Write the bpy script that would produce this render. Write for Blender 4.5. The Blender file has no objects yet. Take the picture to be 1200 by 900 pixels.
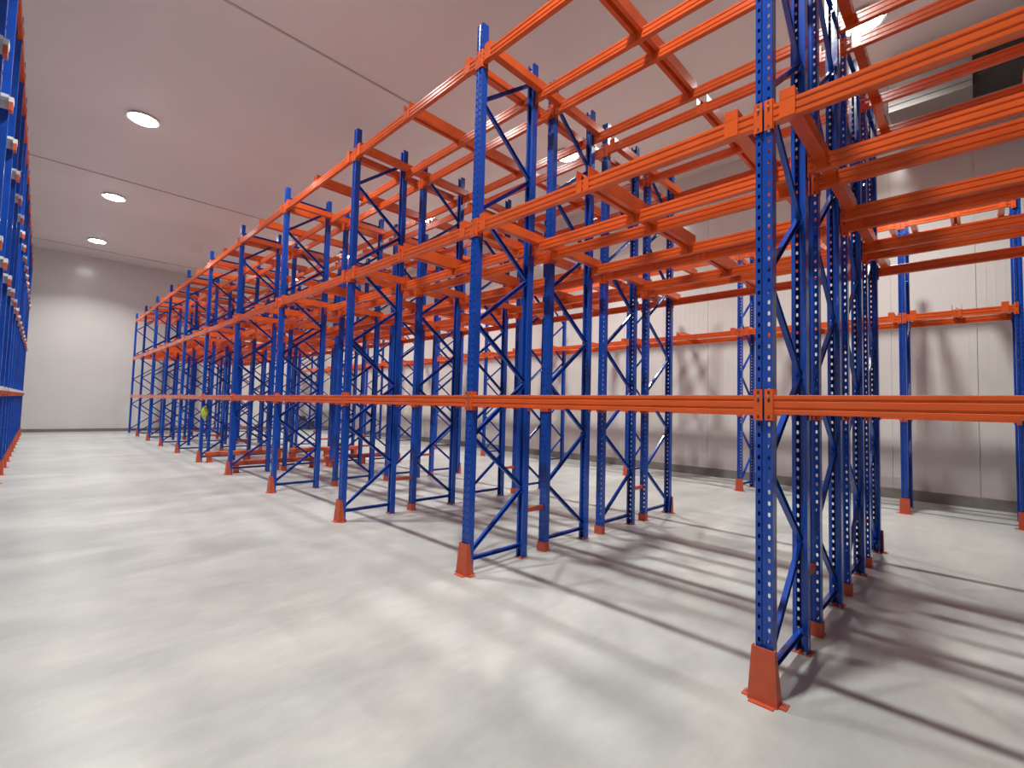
import bpy, math, random
from mathutils import Vector, Matrix

random.seed(7)
S = bpy.context.scene
COL = S.collection

# ------------------------------------------------------------------ camera
FPX, YAW, PITCH, ROLL = 548.53, math.radians(45.248), math.radians(2.858), math.radians(1.5055)
F = Vector((math.sin(YAW) * math.cos(PITCH), math.cos(YAW) * math.cos(PITCH), math.sin(PITCH)))
R0 = Vector((math.cos(YAW), -math.sin(YAW), 0))
U0 = R0.cross(F)
R = R0 * math.cos(ROLL) + U0 * math.sin(ROLL)
U = U0 * math.cos(ROLL) - R0 * math.sin(ROLL)
cd = bpy.data.cameras.new('camera')
cd.sensor_width = 36.0
cd.lens = FPX / 1200.0 * 36.0
cd.clip_start = 0.02
cam = bpy.data.objects.new('camera', cd)
cam.matrix_world = Matrix(((R.x, U.x, -F.x, 0), (R.y, U.y, -F.y, 0), (R.z, U.z, -F.z, 1.5), (0, 0, 0, 1)))
COL.objects.link(cam)
S.camera = cam

# ------------------------------------------------------------------ world, exposure
w = bpy.data.worlds.new('world')
w.use_nodes = True
w.node_tree.nodes['Background'].inputs[0].default_value = (0.02, 0.02, 0.022, 1)
w.node_tree.nodes['Background'].inputs[1].default_value = 1.0
S.world = w
vs = S.view_settings
vs.view_transform = 'Standard'
vs.look = 'None'
vs.exposure = 0.0
vs.gamma = 1.0
vs.use_curve_mapping = False
LAMP_W = 205.0          # each ceiling lamp

# ------------------------------------------------------------------ layout (metres)
CEIL = 7.5
WALL_X, END_Y, BACK_Y, LEFT_X = 11.36, 27.0, -7.0, -3.6
Y0, BAY = 0.79, 2.484
def LY(i): return 0.812 if i == 0 else Y0 + BAY * i
NL = 11                                         # frame lines in view
FRONT = [2.755, 3.805, 4.855, 5.905]            # front faces of the four rows
DEPTH = 0.78
LEV = [1.55, 3.15, 4.765]
TOP = 5.11
RX, RLEV, RTOP = 9.62, [1.52, 3.085, 4.61], 4.90
LX, LLEV, LTOP = -0.42, [1.55, 3.19, 4.79, 6.38], 6.62

# ------------------------------------------------------------------ materials
def mat(name, col, rough=0.4, metal=0.0, spec=0.5, noise=0.0, nscale=8.0, bump=0.0, bscale=60.0, emit=None, coat=0.0):
    m = bpy.data.materials.new(name)
    m.use_nodes = True
    nt = m.node_tree
    b = nt.nodes['Principled BSDF']
    b.inputs['Base Color'].default_value = (*col, 1)
    b.inputs['Roughness'].default_value = rough
    b.inputs['Metallic'].default_value = metal
    b.inputs['Specular IOR Level'].default_value = spec
    b.inputs['Coat Weight'].default_value = coat
    tc = nt.nodes.new('ShaderNodeTexCoord')
    if noise:
        n = nt.nodes.new('ShaderNodeTexNoise')
        n.inputs['Scale'].default_value = nscale
        n.inputs['Detail'].default_value = 5
        nt.links.new(tc.outputs['Object'], n.inputs['Vector'])
        r = nt.nodes.new('ShaderNodeValToRGB')
        r.color_ramp.elements[0].position = 0.3
        r.color_ramp.elements[1].position = 0.7
        r.color_ramp.elements[0].color = (*[c * (1 - noise) for c in col], 1)
        r.color_ramp.elements[1].color = (*[min(1, c * (1 + noise)) for c in col], 1)
        nt.links.new(n.outputs['Fac'], r.inputs['Fac'])
        nt.links.new(r.outputs['Color'], b.inputs['Base Color'])
    if bump:
        n = nt.nodes.new('ShaderNodeTexNoise')
        n.inputs['Scale'].default_value = bscale
        n.inputs['Detail'].default_value = 2
        nt.links.new(tc.outputs['Object'], n.inputs['Vector'])
        bp = nt.nodes.new('ShaderNodeBump')
        bp.inputs['Strength'].default_value = bump
        bp.inputs['Distance'].default_value = 0.002
        nt.links.new(n.outputs['Fac'], bp.inputs['Height'])
        nt.links.new(bp.outputs['Normal'], b.inputs['Normal'])
    if emit:
        b.inputs['Emission Color'].default_value = (*col, 1)
        b.inputs['Emission Strength'].default_value = emit
    return m

M = {}
M['blue'] = mat('blue_powder_coat', (0.008, 0.066, 0.40), 0.17, noise=0.12, nscale=5, bump=0.25, bscale=35)
M['orange'] = mat('orange_powder_coat', (0.71, 0.108, 0.020), 0.19, noise=0.10, nscale=4, bump=0.2, bscale=25)
M['guard'] = mat('matt_orange_paint', (0.52, 0.085, 0.035), 0.55, noise=0.08, nscale=12)
M['steel'] = mat('zinc_bolt', (0.55, 0.54, 0.52), 0.35, metal=0.9)
M['slot_shade'] = mat('slot_shade_paint', (0.05, 0.012, 0.012), 0.6)  # dark colour painted in for the shade inside connector slots
M['wall'] = mat('cool_room_panel', (0.70, 0.685, 0.655), 0.21, noise=0.03, nscale=0.6)
M['ceil'] = mat('ceiling_panel', (0.80, 0.765, 0.74), 0.5, noise=0.03, nscale=0.4)
M['kerb'] = mat('grey_kerb', (0.20, 0.19, 0.175), 0.7, noise=0.2, nscale=3)
M['tbar'] = mat('grey_ceiling_bar', (0.52, 0.50, 0.49), 0.5)
M['white'] = mat('white_enamel', (0.80, 0.80, 0.78), 0.35)
M['galv'] = mat('pale_galvanised', (0.72, 0.73, 0.74), 0.4, noise=0.08, nscale=10)
M['unit'] = mat('cooler_casing', (0.22, 0.205, 0.195), 0.6, noise=0.05, nscale=3)  # casing colour darkened to stand in for shade under the ceiling
M['dark'] = mat('dark_plastic', (0.035, 0.037, 0.035), 0.5)
M['lamp'] = mat('lamp_diffuser', (1.0, 0.98, 0.94), 0.4, emit=45.0)
M['green'] = mat('yellow_green_plastic', (0.48, 0.62, 0.06), 0.35, noise=0.3, nscale=12)
M['bundle'] = mat('dark_grey_cover', (0.07, 0.07, 0.08), 0.7, noise=0.25, nscale=6)

def floor_mat():
    m = bpy.data.materials.new('polished_concrete')
    m.use_nodes = True
    nt = m.node_tree
    b = nt.nodes['Principled BSDF']
    tc = nt.nodes.new('ShaderNodeTexCoord')
    def noise(sx, sy, rz, sc, det, rough=0.55, dist=0.0):
        mp = nt.nodes.new('ShaderNodeMapping')
        mp.inputs['Rotation'].default_value = (0, 0, rz)
        mp.inputs['Scale'].default_value = (sx, sy, 1)
        n = nt.nodes.new('ShaderNodeTexNoise')
        n.inputs['Scale'].default_value = sc
        n.inputs['Detail'].default_value = det
        n.inputs['Roughness'].default_value = rough
        n.inputs['Distortion'].default_value = dist
        nt.links.new(tc.outputs['Object'], mp.inputs['Vector'])
        nt.links.new(mp.outputs['Vector'], n.inputs['Vector'])
        return n
    a = noise(0.45, 1.35, math.radians(-12), 0.85, 6, 0.55, 0.5)
    c = noise(1, 1, 0, 2.6, 6, 0.6, 0.3)
    d = noise(0.5, 1.3, math.radians(-20), 9, 7, 0.65, 0.4)
    def ramp(n, p0, p1, c0, c1):
        r = nt.nodes.new('ShaderNodeValToRGB')
        r.color_ramp.elements[0].position = p0
        r.color_ramp.elements[1].position = p1
        r.color_ramp.elements[0].color = (*c0, 1)
        r.color_ramp.elements[1].color = (*c1, 1)
        nt.links.new(n.outputs['Fac'], r.inputs['Fac'])
        return r
    ra = ramp(a, 0.34, 0.66, (0.370, 0.393, 0.385), (0.520, 0.535, 0.510))
    rc = ramp(c, 0.3, 0.72, (0.90, 0.905, 0.905), (1.06, 1.06, 1.05))
    rd = ramp(d, 0.28, 0.72, (0.93, 0.93, 0.93), (1.05, 1.05, 1.05))
    def mul(x, y):
        k = nt.nodes.new('ShaderNodeMixRGB')
        k.blend_type = 'MULTIPLY'
        k.inputs['Fac'].default_value = 1.0
        nt.links.new(x, k.inputs['Color1'])
        nt.links.new(y, k.inputs['Color2'])
        return k.outputs['Color']
    nt.links.new(mul(mul(ra.outputs['Color'], rc.outputs['Color']), rd.outputs['Color']), b.inputs['Base Color'])
    rr = nt.nodes.new('ShaderNodeMapRange')
    rr.inputs['To Min'].default_value = 0.27
    rr.inputs['To Max'].default_value = 0.37
    nt.links.new(c.outputs['Fac'], rr.inputs['Value'])
    nt.links.new(rr.outputs['Result'], b.inputs['Roughness'])
    b.inputs['Specular IOR Level'].default_value = 0.6
    return m
M['floor'] = floor_mat()

# ------------------------------------------------------------------ mesh helpers
class MB:
    def __init__(self):
        self.v, self.f, self.m, self.mats = [], [], [], []
        self.cur = 0
    def mat(self, name):
        if name not in self.mats: self.mats.append(name)
        self.cur = self.mats.index(name)
        return self
    def face(self, idx): self.f.append(idx); self.m.append(self.cur)
    def add(self, pts):
        n = len(self.v); self.v.extend([tuple(p) for p in pts]); return n
    def box(self, x0, x1, y0, y1, z0, z1):
        n = self.add([(x0, y0, z0), (x1, y0, z0), (x1, y1, z0), (x0, y1, z0), (x0, y0, z1), (x1, y0, z1), (x1, y1, z1), (x0, y1, z1)])
        for q in ((0, 3, 2, 1), (4, 5, 6, 7), (0, 1, 5, 4), (1, 2, 6, 5), (2, 3, 7, 6), (3, 0, 4, 7)):
            self.face([n + i for i in q])
        return self
    def hexa(self, bottom, top):                      # two quads of 4 points
        n = self.add(list(bottom) + list(top))
        for q in ((0, 3, 2, 1), (4, 5, 6, 7), (0, 1, 5, 4), (1, 2, 6, 5), (2, 3, 7, 6), (3, 0, 4, 7)):
            self.face([n + i for i in q])
        return self
    def loop_extrude(self, ringA, ringB, cap=True):    # closed rings of equal length
        k = len(ringA); n = self.add(list(ringA) + list(ringB))
        for i in range(k):
            j = (i + 1) % k
            self.face([n + i, n + j, n + k + j, n + k + i])
        if cap:
            self.face([n + i for i in range(k)][::-1]); self.face([n + k + i for i in range(k)])
        return self
    def cyl(self, c, axis, r, h, seg=12, r2=None):
        r2 = r if r2 is None else r2
        a = Vector(axis).normalized()
        t = a.orthogonal().normalized(); s = a.cross(t); c = Vector(c)
        A = [c + (t * math.cos(2 * math.pi * i / seg) + s * math.sin(2 * math.pi * i / seg)) * r for i in range(seg)]
        B = [c + a * h + (t * math.cos(2 * math.pi * i / seg) + s * math.sin(2 * math.pi * i / seg)) * r2 for i in range(seg)]
        return self.loop_extrude(A, B)
    def mesh(self, name, default=None):
        me = bpy.data.meshes.new(name)
        me.from_pydata(self.v, [], self.f)
        for k in (self.mats or [default]): me.materials.append(M[k])
        if self.mats:
            me.polygons.foreach_set('material_index', self.m)
        me.update()
        import bmesh
        bm = bmesh.new(); bm.from_mesh(me)
        bmesh.ops.recalc_face_normals(bm, faces=bm.faces)
        bm.to_mesh(me); bm.free()
        return me

def obj(name, me, parent=None, loc=(0, 0, 0), rz=0.0, rot=None):
    o = bpy.data.objects.new(name, me)
    o.location = loc
    o.rotation_euler = rot if rot else (0, 0, rz)
    if parent: o.parent = parent
    COL.objects.link(o)
    return o
def thing(name, label, cat, loc=(0, 0, 0), rz=0.0, group=None, me=None):
    o = obj(name, me, None, loc, rz)
    o['label'] = label; o['category'] = cat
    if group: o['group'] = group
    o['kind'] = 'thing'
    return o
def struct(name, me, loc=(0, 0, 0), parent=None):
    o = obj(name, me, parent, loc)
    if parent is None: o['kind'] = 'structure'
    return o

ORD = ['first', 'second', 'third', 'fourth', 'fifth', 'sixth', 'seventh', 'eighth', 'ninth', 'tenth', 'eleventh', 'twelfth', 'thirteenth', 'fourteenth', 'fifteenth', 'sixteenth', 'seventeenth']
ROW = ['front', 'second', 'third', 'rear']

# ------------------------------------------------------------------ room shell
def slab(name, m, x0, x1, y0, y1, z0, z1):
    return struct(name, MB().box(x0, x1, y0, y1, z0, z1).mesh(name, m))
slab('floor', 'floor', LEFT_X - .3, WALL_X + .3, BACK_Y - .3, END_Y + .3, -0.2, 0)
slab('ceiling', 'ceil', LEFT_X - .3, WALL_X + .3, BACK_Y - .3, END_Y + .3, CEIL, CEIL + .2)
slab('wall_left', 'wall', LEFT_X - .2, LEFT_X, BACK_Y, END_Y, 0, CEIL)
slab('wall_near', 'wall', LEFT_X, WALL_X, BACK_Y - .2, BACK_Y, 0, CEIL)
slab('wall_end', 'wall', LEFT_X - .2, WALL_X + .2, END_Y, END_Y + .2, 0, CEIL)
wr = slab('wall_right', 'wall', WALL_X + .03, WALL_X + .2, BACK_Y, END_Y, 0, CEIL)
PW = 1.16                                           # sandwich panels with faint vertical ribs
b = MB()
b.box(0, .03, 0.003, PW - 0.003, 0.0, CEIL)
for k in range(1, 10):
    y = PW * k / 10
    b.box(-.0025, .001, y - .012, y + .012, 0.0, CEIL)
pm = b.mesh('wall_panel', 'wall')
n = int((END_Y - BACK_Y) / PW)
for k in range(n):
    struct('wall_panel', pm, (WALL_X, BACK_Y + k * PW, 0), wr)
slab('baseboard_right', 'kerb', WALL_X - 0.10, WALL_X, BACK_Y, END_Y, 0, 0.18)
slab('baseboard_end', 'kerb', LEFT_X, WALL_X - .10, END_Y - 0.06, END_Y, 0, 0.12)
for k, y in enumerate((-0.86, 7.91, 16.67, 25.43)):
    slab('trim_%d' % (k + 1), 'tbar', LEFT_X, WALL_X, y - .018, y + .018, CEIL - .02, CEIL)

# ------------------------------------------------------------------ rack pieces
OUT = [(.070, -.020), (.070, -.0425), (0, -.0425), (0, -.0355), (0, -.0145), (.007, -.009), (.007, .009), (0, .0145), (0, .0355), (0, .0425), (.070, .0425), (.070, .020)]
INN = [(.067, -.020), (.067, -.0395), (.003, -.0395), (.003, -.0355), (.003, -.0145), (.010, -.009), (.010, .009), (.003, .0145), (.003, .0355), (.003, .0395), (.067, .0395), (.067, .020)]
def upright_mesh(H):
    b = MB(); pitch = 0.06; nh = int((H - .06) / pitch)
    for i in range(len(OUT) - 1):
        hole = i in (3, 7)
        for P in (OUT, INN):
            (x0, y0), (x1, y1) = P[i], P[i + 1]
            if not hole:
                k = b.add([(x0, y0, 0), (x1, y1, 0), (x1, y1, H), (x0, y0, H)]); b.face([k, k + 1, k + 2, k + 3])
            else:
                for (za, zb) in ((0, .03), (.03 + nh * pitch, H)):
                    k = b.add([(x0, y0, za), (x1, y1, za), (x1, y1, zb), (x0, y0, zb)]); b.face([k, k + 1, k + 2, k + 3])
        if hole:
            ya, yb = OUT[i][1], OUT[i + 1][1]; yc = (ya + yb) / 2; hw = .0065
            for c in range(nh):
                z0 = .03 + c * pitch; z1 = z0 + pitch; zc = (z0 + z1) / 2
                ring = [(yc, zc + .013), (yc + hw, zc + .008), (yc + hw, zc - .008), (yc, zc - .013), (yc - hw, zc - .008), (yc - hw, zc + .008)]
                base = []
                for x in (0, .003):
                    k = b.add([(x, ya, z1), (x, yb, z1), (x, yb, z0), (x, ya, z0)] + [(x, p[0], p[1]) for p in ring])
                    base.append(k)
                    b.face([k, k + 1, k + 5, k + 4, k + 9]); b.face([k + 1, k + 2, k + 6, k + 5])
                    b.face([k + 2, k + 3, k + 8, k + 7, k + 6]); b.face([k + 3, k, k + 9, k + 8])
                for q in range(6):
                    r = (q + 1) % 6
                    b.face([base[0] + 4 + q, base[0] + 4 + r, base[1] + 4 + r, base[1] + 4 + q])
    for z in (0, H):
        for i in range(len(OUT) - 1):
            k = b.add([(*OUT[i], z), (*OUT[i + 1], z), (*INN[i + 1], z), (*INN[i], z)]); b.face([k, k + 1, k + 2, k + 3])
    for i in (0, len(OUT) - 1):
        k = b.add([(*OUT[i], 0), (*OUT[i], H), (*INN[i], H), (*INN[i], 0)]); b.face([k, k + 1, k + 2, k + 3])
    me = bpy.data.meshes.new('upright')
    me.from_pydata(b.v, [], b.f); me.materials.append(M['blue']); me.update()
    return me

def brace_mesh(x0, z0, x1, z1):
    """open channel between two uprights, open towards -y"""
    b = MB().mat('blue')
    a, c = Vector((x0, 0, z0)), Vector((x1, 0, z1))
    d = (c - a).normalized(); nrm = Vector((-d.z, 0, d.x)); yv = Vector((0, 1, 0))
    hw, t, dp = .019, .003, .028
    prof = [(-hw, -dp / 2), (hw, -dp / 2), (hw, dp / 2), (hw - t, dp / 2), (hw - t, -dp / 2 + t), (-hw + t, -dp / 2 + t), (-hw + t, dp / 2), (-hw, dp / 2)]
    A = [a + nrm * p - yv * q for p, q in prof]; C = [c + nrm * p - yv * q for p, q in prof]
    b.loop_extrude(A, C)
    b.mat('steel')
    for e, s in ((a, 1), (c, -1)):
        b.cyl(e + d * .02 * s + yv * (dp / 2 - t), (0, -1, 0), .008, .012, 6)
    return b.mesh('brace')

STEP, ZB = 0.527, 0.17
BR_UP = brace_mesh(.045, 0, DEPTH - .045, STEP)
BR_DN = brace_mesh(.045, STEP, DEPTH - .045, 0)
BR_H = brace_mesh(.045, 0, DEPTH - .045, 0)
b = MB().mat('guard').box(-.012, .088, -.056, .056, 0, .006)
b.mat('steel')
for yy in (-.030, .030): b.cyl((.080, yy, .006), (0, 0, 1), .008, .014, 6)
FOOT = b.mesh('foot_plate')
def cover_mesh(h):
    b = MB()
    b.box(-.010, -.004, -.054, .054, .006, h)
    for s in (-1, 1):
        y0, y1 = sorted((s * .048, s * .054))
        b.box(-.004, .055, y0, y1, .006, h)
    return b.mesh('foot_cover', 'guard')
COVER = cover_mesh(.095)
UPR = {}
def frame(loc, H, label, group, start=0, cover=True, cover_rear=False):
    if H not in UPR: UPR[H] = upright_mesh(H)
    t = thing('upright_frame', label, 'rack frame', loc, 0, group)
    for x, rz in ((0, 0), (DEPTH, math.pi)):
        obj('upright', UPR[H], t, (x, 0, .006), rz)
        obj('foot_plate', FOOT, t, (x, 0, 0), rz)
    if cover: obj('foot_cover', COVER, t)
    obj('brace', BR_H, t, (0, 0, ZB - .045))
    k = 0
    while ZB + (k + 1) * STEP < H - .12:
        obj('brace', BR_UP if (k + start) % 2 == 0 else BR_DN, t, (0, 0, ZB + k * STEP))
        k += 1
    obj('brace', BR_H, t, (0, 0, ZB + k * STEP + .03))
    return t

_h = [(-.003, .051), (-.006, .048), (-.006, .031), (0, .026), (0, .020), (-.006, .015), (-.006, -.013), (0, -.018), (0, -.024), (-.006, -.029), (-.006, -.048), (-.003, -.051)]
BP = _h + [(.034 - x, z) for x, z in _h[::-1]]
def beam_meshes(L):
    h = L / 2 - .052
    b = MB(); b.loop_extrude([(x, -h, z) for x, z in BP], [(x, h, z) for x, z in BP])
    body = b.mesh('beam', 'orange')
    e = L / 2
    c = MB().mat('orange')
    c.box(-.011, -.0055, -e + .005, -e + .0465, -.084, .084)
    c.box(-.0055, .046, -e + .0465, -e + .0515, -.084, .084)
    c.mat('slot_shade')  # slightly raised dark blocks paint the shade of slots in the plate
    for z in (-.066, .022, .066):
        c.box(-.0117, -.010, -e + .021, -e + .031, z - .009, z + .009)
    c.mat('steel').cyl((-.011, -e + .026, .046), (-1, 0, 0), .006, .006, 8)
    con = c.mesh('connector')
    # mirrored end
    c2 = MB().mat('orange')
    c2.box(-.011, -.0055, e - .0465, e - .005, -.084, .084)
    c2.box(-.0055, .046, e - .0515, e - .0465, -.084, .084)
    c2.mat('slot_shade')
    for z in (-.066, .022, .066):
        c2.box(-.0117, -.010, e - .031, e - .021, z - .009, z + .009)
    c2.mat('steel').cyl((-.011, e - .026, .046), (-1, 0, 0), .006, .006, 8)
    con2 = c2.mesh('connector')
    return body, con, con2
BEAM = {}
def beam(x, y, z, L, rear, label, group):
    key = round(L, 3)
    if key not in BEAM: BEAM[key] = beam_meshes(L)
    me, c1, c2 = BEAM[key]
    t = thing('rack_beam', label, 'rack beam', (x, y, z), math.pi if rear else 0, group, me)
    obj('connector', c1, t); obj('connector', c2, t)
    return t

def wprof(zb):
    o = [(-.055, .085), (-.055, zb), (-.018, zb), (0, zb + .045 if zb < 0 else .034), (.018, zb), (.055, zb), (.055, .085)]
    t = .004
    i = [(.051, .085), (.051, zb + t), (.0205, zb + t), (0, (zb + .045 if zb < 0 else .034) + t * 1.6), (-.0205, zb + t), (-.051, zb + t), (-.051, .085)]
    return o + i
def nprof(zb):                                      # narrow channel, open upwards
    t = .004
    return [(-.036, .055), (-.036, zb), (.036, zb), (.036, .055), (.032, .055), (.032, zb + t), (-.032, zb + t), (-.032, .055)]
def crossbar_meshes(beams, m='orange', prof=None):
    """beams: list of (x0, x1) in local x; z = 0 is the top of the beams"""
    b = MB()
    xs = [beams[0][0] - .004]
    def seg(x0, x1, zb):
        P = (prof or wprof)(zb); b.loop_extrude([(x0, y, z) for y, z in P], [(x1, y, z) for y, z in P])
    for k, (p, q) in enumerate(beams):
        seg(p - .006, q + .006, .001)
        if k + 1 < len(beams): seg(q + .006, beams[k + 1][0] - .006, -.032)
    return b.mesh('crossbar', m)
def hook_mesh():
    b = MB()
    for x0, x1 in ((-.0052, -.0012), (.0472, .0512)):
        for y0, y1 in ((-.055, -.007), (.007, .055)):
            b.box(x0, x1, y0, y1, -.098, .0005)
    return b.mesh('hook', 'orange')
HOOK = hook_mesh()
b = MB()
for x0, x1 in ((-.0052, -.0012), (.0472, .0512)): b.box(x0, x1, -.038, .038, -.098, .056 if x0 < 0 else .0005)
HOOK_N = b.mesh('hook', 'orange')
def crossbar(x, y, ztop, me, beams, label, group):
    t = thing('pallet_crossbar', label, 'crossbar', (x, y, ztop), 0, group, me)
    for p, q in beams: obj('hook', HOOK if label.endswith('mid bay') else HOOK_N, t, (p, 0, 0))
    return t

def guard_mesh(h, wt=.112, wb=.145, xt=-.020, xb=-.036):
    b = MB().mat('guard')
    t = .006
    b.hexa([(xb, -wb / 2, 0), (xb + t, -wb / 2, 0), (xb + t, wb / 2, 0), (xb, wb / 2, 0)], [(xt, -wt / 2, h), (xt + t, -wt / 2, h), (xt + t, wt / 2, h), (xt, wt / 2, h)])
    for s in (-1, 1):
        ya, yb = s * wb / 2, s * wt / 2
        b.hexa([(xb + t, ya - s * t, 0), (.050, ya - s * t, 0), (.050, ya, 0), (xb + t, ya, 0)],
               [(xt + t, yb - s * t, h), (.010, yb - s * t, h), (.010, yb, h), (xt + t, yb, h)])
        y0, y1 = sorted((ya, ya + s * .035))
        b.box(-.02, .05, y0, y1, 0, .006)
    b.box(xb - .030, xb, -wb / 2 + .012, wb / 2 - .012, 0, .006)
    b.mat('steel')
    for s in (-1, 1): b.cyl((.015, s * (wb / 2 + .018), .006), (0, 0, 1), .008, .012, 6)
    return b.mesh('post_guard')
GUARD = guard_mesh(.275)
GUARD_LOW = guard_mesh(.24, .12, .13, -.016, -.022)

# ------------------------------------------------------------------ the main block: four rows
for i in range(-1, NL):
    for r in range(4):
        if i < 0:
            lab = 'blue rack frame of the %s row just outside the right edge' % ROW[r]
        else:
            lab = 'blue rack frame of the %s row, %s from the right' % (ROW[r], ORD[i])
        frame((FRONT[r], LY(i), 0), TOP, lab, 'blue frames of the four-row rack', start=r % 2, cover=(r > 0))
    if 0 <= i < NL - 1:
        thing('post_guard', 'flared orange post guard at the foot of %s front-row frame from the right' % ORD[i], 'post guard',
              (FRONT[0], LY(i), 0), 0, 'orange guards along the aisle', GUARD)
        thing('post_guard', 'orange guard behind the rear-row frame, %s from the right' % ORD[i], 'post guard',
              (FRONT[3] + DEPTH, LY(i), 0), math.pi, 'orange guards behind the rear row', GUARD_LOW)
LN = ['lowest', 'middle', 'top']
for i in range(-1, NL - 1):
    L = LY(i + 1) - LY(i); ym = LY(i) + L / 2
    bay = ORD[i + 1]
    for l in range(3):
        for r in range(4):
            beam(FRONT[r], ym, LEV[l], L, False, 'orange %s beam, front of the %s row, %s bay from the right' % (LN[l], ROW[r], bay), 'orange beams of the four-row rack')
            beam(FRONT[r] + DEPTH, ym, LEV[l], L, True, 'orange %s beam, back of the %s row, %s bay from the right' % (LN[l], ROW[r], bay), 'orange beams of the four-row rack')
P2 = FRONT[1] - FRONT[0]
B4 = [(-.006, .040), (DEPTH - .040, DEPTH + .006), (P2 - .006, P2 + .040), (P2 + DEPTH - .040, P2 + DEPTH + .006)]
CB4, CN4 = crossbar_meshes(B4), crossbar_meshes(B4, prof=nprof)
for i in range(-1, NL - 1):
    for l in (1, 2):
        L = LY(i + 1) - LY(i)
        for dy, pos in ((L / 2, 'mid bay'), (L - .118, 'left end'), (.172, 'right end')):
            for blk, rows in ((0, 'front two'), (2, 'back two')):
                crossbar(FRONT[blk], LY(i) + dy, LEV[l] + .051, CB4 if pos == 'mid bay' else CN4, B4,
                         'orange %s-level crossbar over %s rows, %s bay from right, %s' % (LN[l], rows, ORD[i + 1], pos), 'orange crossbars of the four-row rack')
b = MB().mat('guard')  # duller guard paint stands in for orange lying in shadow
b.box(0, P2 - DEPTH, -.016, .016, -.022, .022)
SPACER = b.mesh('row_spacer')
for i in range(0, NL):
    for blk, rows in ((0, 'front two'), (2, 'back two')):
        thing('row_spacer', 'short orange spacer low between the %s rows, %s frame from right' % (rows, ORD[i]), 'spacer',
              (FRONT[blk] + DEPTH, LY(i), .46), 0, 'orange spacers joining the rows', SPACER)

# ------------------------------------------------------------------ single row by the right wall
RY = [-0.46] + [LY(i) for i in range(NL)]
for k, y in enumerate(RY):
    frame((RX, y, 0), RTOP, 'blue rack frame by the right wall, %s from the right' % ORD[k], 'blue frames by the right wall', start=0, cover=False)
    thing('post_guard', 'orange post guard by the right wall, %s from the right' % ORD[k], 'post guard', (RX, y, 0), 0, 'orange guards by the right wall', GUARD_LOW)
B2 = B4[:2]
CB2, CN2 = crossbar_meshes(B2), crossbar_meshes(B2, prof=nprof)
for k in range(len(RY) - 1):
    L = RY[k + 1] - RY[k]; ym = (RY[k + 1] + RY[k]) / 2
    for l in range(3):
        beam(RX, ym, RLEV[l], L, False, 'orange %s beam on front of right-wall rack, %s bay from right' % (LN[l], ORD[k]), 'orange beams of the right-wall rack')
        beam(RX + DEPTH, ym, RLEV[l], L, True, 'orange %s beam on back of right-wall rack, %s bay from right' % (LN[l], ORD[k]), 'orange beams of the right-wall rack')
    for l in (1, 2):
        for dy, pos in ((.135, 'right end'), (L / 2, 'mid bay'), (L - .135, 'left end')):
            crossbar(RX, RY[k] + dy, RLEV[l] + .051, CB2 if pos == 'mid bay' else CN2, B2, 'orange %s-level crossbar of right-wall rack, %s bay from right, %s' % (LN[l], ORD[k], pos), 'orange crossbars of the right-wall rack')

# ------------------------------------------------------------------ drive-in rack along the left edge (its front faces +x)
LSTEP = 1.242
LYS = [9.15 + LSTEP * k for k in range(-3, 14)]
LRAIL = [1.60, 3.26, 4.86]
RN = ['lowest', 'middle', 'upper']
b = MB()
b.box(-2.6, 0, -.055, .055, -.006, 0); b.box(-2.6, 0, .049, .055, -.10, -.006); b.box(-2.6, 0, -.055, -.049, 0, .03); b.box(.0, .04, -.060, .060, -.045, .012)
RAIL = b.mesh('pallet_rail', 'galv')
b = MB()
b.box(.001, .035, -.058, .058, -.135, -.046)
RCAP = b.mesh('end_cap', 'guard')
b = MB(); b.box(-.40, -.36, -.048, .075, -.16, -.102)
RARM = b.mesh('support_arm', 'orange')
for k, y in enumerate(LYS):
    frame((LX - DEPTH, y, 0), LTOP, 'blue frame on the aisle side of the left-edge rack, %s nearest' % ORD[k], 'blue frames of the left-edge rack', start=1, cover=False)
    frame((LX - DEPTH - 1.05, y, 0), LTOP, 'blue frame behind the aisle frame of left-edge rack, %s nearest' % ORD[k], 'blue frames of the left-edge rack', start=0, cover=False)
    thing('post_guard', 'orange post guard of the rack at the left edge, %s nearest' % ORD[k], 'post guard', (LX, y, 0), math.pi, 'orange guards of the left-edge rack', GUARD)
    for l in range(3):
        t = thing('pallet_rail', 'pale %s pallet rail with orange end in left-edge rack, %s nearest' % (RN[l], ORD[k]), 'pallet rail', (LX + .0, y - .118, LRAIL[l]), 0, 'pale pallet rails of the left-edge rack', RAIL)
        obj('end_cap', RCAP, t); obj('support_arm', RARM, t)
    if k + 1 < len(LYS):
        beam(LX, y + LSTEP / 2, LLEV[3], LSTEP, True, 'orange top beam along the aisle of left-edge rack, %s nearest' % ORD[k], 'orange top beams of the left-edge rack')

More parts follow.
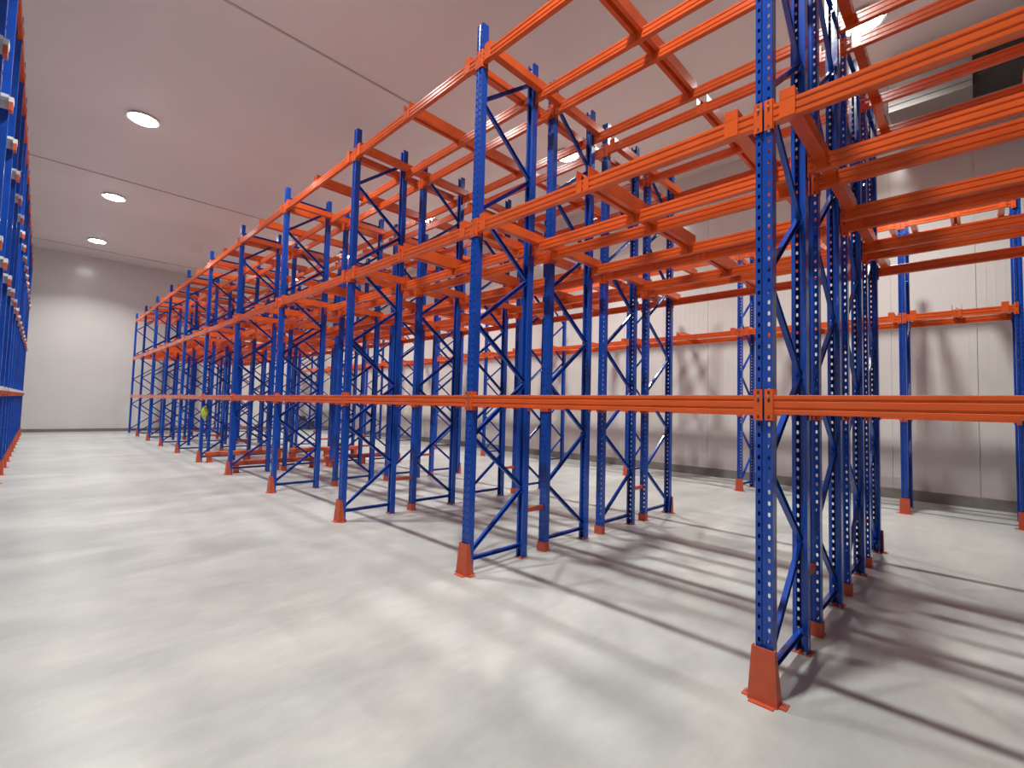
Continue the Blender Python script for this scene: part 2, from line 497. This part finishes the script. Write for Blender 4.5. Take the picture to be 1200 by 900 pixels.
# ------------------------------------------------------------------ low barriers either side of the walk-through bay
def barrier(x0, x1, y, label):
    t = thing('floor_barrier', label, 'barrier', (x0, y, 0), 0, 'low orange barriers')
    L = x1 - x0
    prof = [(-.03, .15), (.03, .15), (.045, .17), (.045, .235), (.03, .255), (-.03, .255), (-.045, .235), (-.045, .17)]
    b = MB(); b.loop_extrude([(0, y_, z_) for y_, z_ in prof], [(L, y_, z_) for y_, z_ in prof])
    obj('rail', b.mesh('rail', 'guard'), t)
    p = MB(); p.box(-.05, .05, -.04, .04, .008, .15); p.box(-.08, .08, -.06, .06, 0, .008)
    pm = p.mesh('post', 'guard')
    for f in (.05, .5, .95): obj('post', pm, t, (L * f, 0, 0))
yE, yF = LY(4) + .17, LY(5) - .17
barrier(2.86, 4.60, yE, 'low orange floor barrier behind fifth front-row frame, aisle half')
barrier(4.80, 6.75, yE, 'low orange floor barrier behind fifth frame line, wall half')
barrier(2.86, 4.60, yF, 'low orange floor barrier before sixth front-row frame, aisle half')
barrier(4.80, 6.75, yF, 'low orange floor barrier before sixth frame line, wall half')

# ------------------------------------------------------------------ ceiling lamps
b = MB(); b.cyl((0, 0, -.05), (0, 0, 1), .29, .05, 28, .25)
HOUS = b.mesh('housing', 'white')
b = MB(); b.cyl((0, 0, -.062), (0, 0, 1), .235, .0118, 28)
DIFF = b.mesh('diffuser', 'lamp')
LAMP_Y = [1.34, 6.97, 12.6, 18.23, 23.87]
def lamp(x, y, label, group):
    t = thing('ceiling_lamp', label, 'lamp', (x, y, CEIL), 0, group)
    obj('housing', HOUS, t); obj('diffuser', DIFF, t)
    ld = bpy.data.lights.new('lamp_light', 'AREA')
    ld.shape = 'DISK'; ld.size = .30; ld.energy = LAMP_W; ld.color = (1.0, .975, .93); ld.spread = math.radians(125)
    obj('lamp_light', ld, t, (0, 0, -.07))
AN = ['out of frame overhead', 'out of frame above the top edge', 'nearest in view', 'second nearest in view', 'farthest in view']
for k, y in enumerate(LAMP_Y):
    lamp(1.26, y, 'round white ceiling lamp over the left aisle, %s' % AN[k], 'lamps over the left aisle')
    lamp(8.45, y - .22, 'round white ceiling lamp over the right-hand aisle, %s from right' % ORD[k], 'lamps over the right-hand aisle')

# ------------------------------------------------------------------ unit cooler under the ceiling at the right
t = thing('unit_cooler', 'grey unit cooler hung under the ceiling at the top right', 'cooler', (9.7, 0, 6.56))
b = MB(); b.box(0, .9, -.05, .95, 0, .82); b.box(-.012, .0, -.05, .95, .10, .80)
obj('casing', b.mesh('casing', 'unit'), t)
b = MB(); b.box(.10, .85, -1.75, -.052, .22, .80)
obj('fan_section', b.mesh('fan_section', 'dark'), t)
for yy in (-.50, -1.25):
    b = MB()
    seg = 28
    for r0, r1 in ((.30, .27),):
        A = [(.10, yy + r0 * math.cos(a), .51 + r0 * math.sin(a)) for a in [2 * math.pi * i / seg for i in range(seg)]]
        B_ = [(.04, yy + r1 * math.cos(a), .51 + r1 * math.sin(a)) for a in [2 * math.pi * i / seg for i in range(seg)]]
        b.loop_extrude(A, B_, cap=False)
    for rr in (.08, .16, .24):
        for i in range(seg):
            a0, a1 = 2 * math.pi * i / seg, 2 * math.pi * (i + 1) / seg
            b.hexa([(.04, yy + rr * math.cos(a0), .51 + rr * math.sin(a0)), (.04, yy + rr * math.cos(a1), .51 + rr * math.sin(a1)), (.045, yy + rr * math.cos(a1), .51 + rr * math.sin(a1)), (.045, yy + rr * math.cos(a0), .51 + rr * math.sin(a0))],
                   [(.04, yy + (rr + .006) * math.cos(a0), .51 + (rr + .006) * math.sin(a0)), (.04, yy + (rr + .006) * math.cos(a1), .51 + (rr + .006) * math.sin(a1)), (.045, yy + (rr + .006) * math.cos(a1), .51 + (rr + .006) * math.sin(a1)), (.045, yy + (rr + .006) * math.cos(a0), .51 + (rr + .006) * math.sin(a0))])
    obj('fan_grille', b.mesh('fan_grille', 'dark'), t)
b = MB()
pts = [(.05, -.06, .02), (.05, -.10, .16), (.06, -.30, .20), (.08, -.62, .21), (.08, -1.2, .20)]
for p, q in zip(pts[:-1], pts[1:]):
    d = Vector(q) - Vector(p); b.cyl(p, d, .022, d.length + .01, 10)
obj('drain_pipe', b.mesh('drain_pipe', 'dark'), t)
b = MB()
for xx in (.1, .8):
    for yy in (.05, .85, -1.6): b.box(xx - .01, xx + .01, yy - .01, yy + .01, .79, CEIL - 6.56)
obj('hanger_rods', b.mesh('hanger_rods', 'steel'), t)

# ------------------------------------------------------------------ small things
b = MB(); seg = 14
prof = [(0.004, -.165), (.035, -.12), (.068, -.04), (.076, .02), (.055, .09), (.02, .145), (.004, .165)]
rings = [[(r * math.cos(2 * math.pi * i / seg), r * .42 * math.sin(2 * math.pi * i / seg), z) for i in range(seg)] for r, z in prof]
for a_, c_ in zip(rings[:-1], rings[1:]): b.loop_extrude(a_, c_, cap=False)
thing('hanging_pouch', 'yellow-green pointed pouch hung on a front-row upright, sixth from right', 'pouch', (FRONT[0] + .055, LY(5) - .078, 1.18), 0, None, b.mesh('hanging_pouch', 'green'))

b = MB()
b.hexa([(-.45, -.9, 0), (.25, -.9, 0), (.25, .9, 0), (-.45, .9, 0)], [(-.25, -.6, .48), (.2, -.7, .42), (.2, .5, .46), (-.2, .6, .40)])
b.hexa([(-.15, -.3, .40), (.15, -.35, .40), (.15, .2, .40), (-.15, .25, .40)], [(-.08, -.15, .72), (.10, -.15, .70), (.10, .1, .68), (-.06, .12, .70)])
thing('covered_bundle', 'low dark grey bundle lying by the far end wall behind the racks', 'bundle', (10.25, 26.4, 0), math.pi / 2, None, b.mesh('covered_bundle', 'bundle'))

bpy.context.view_layer.update()
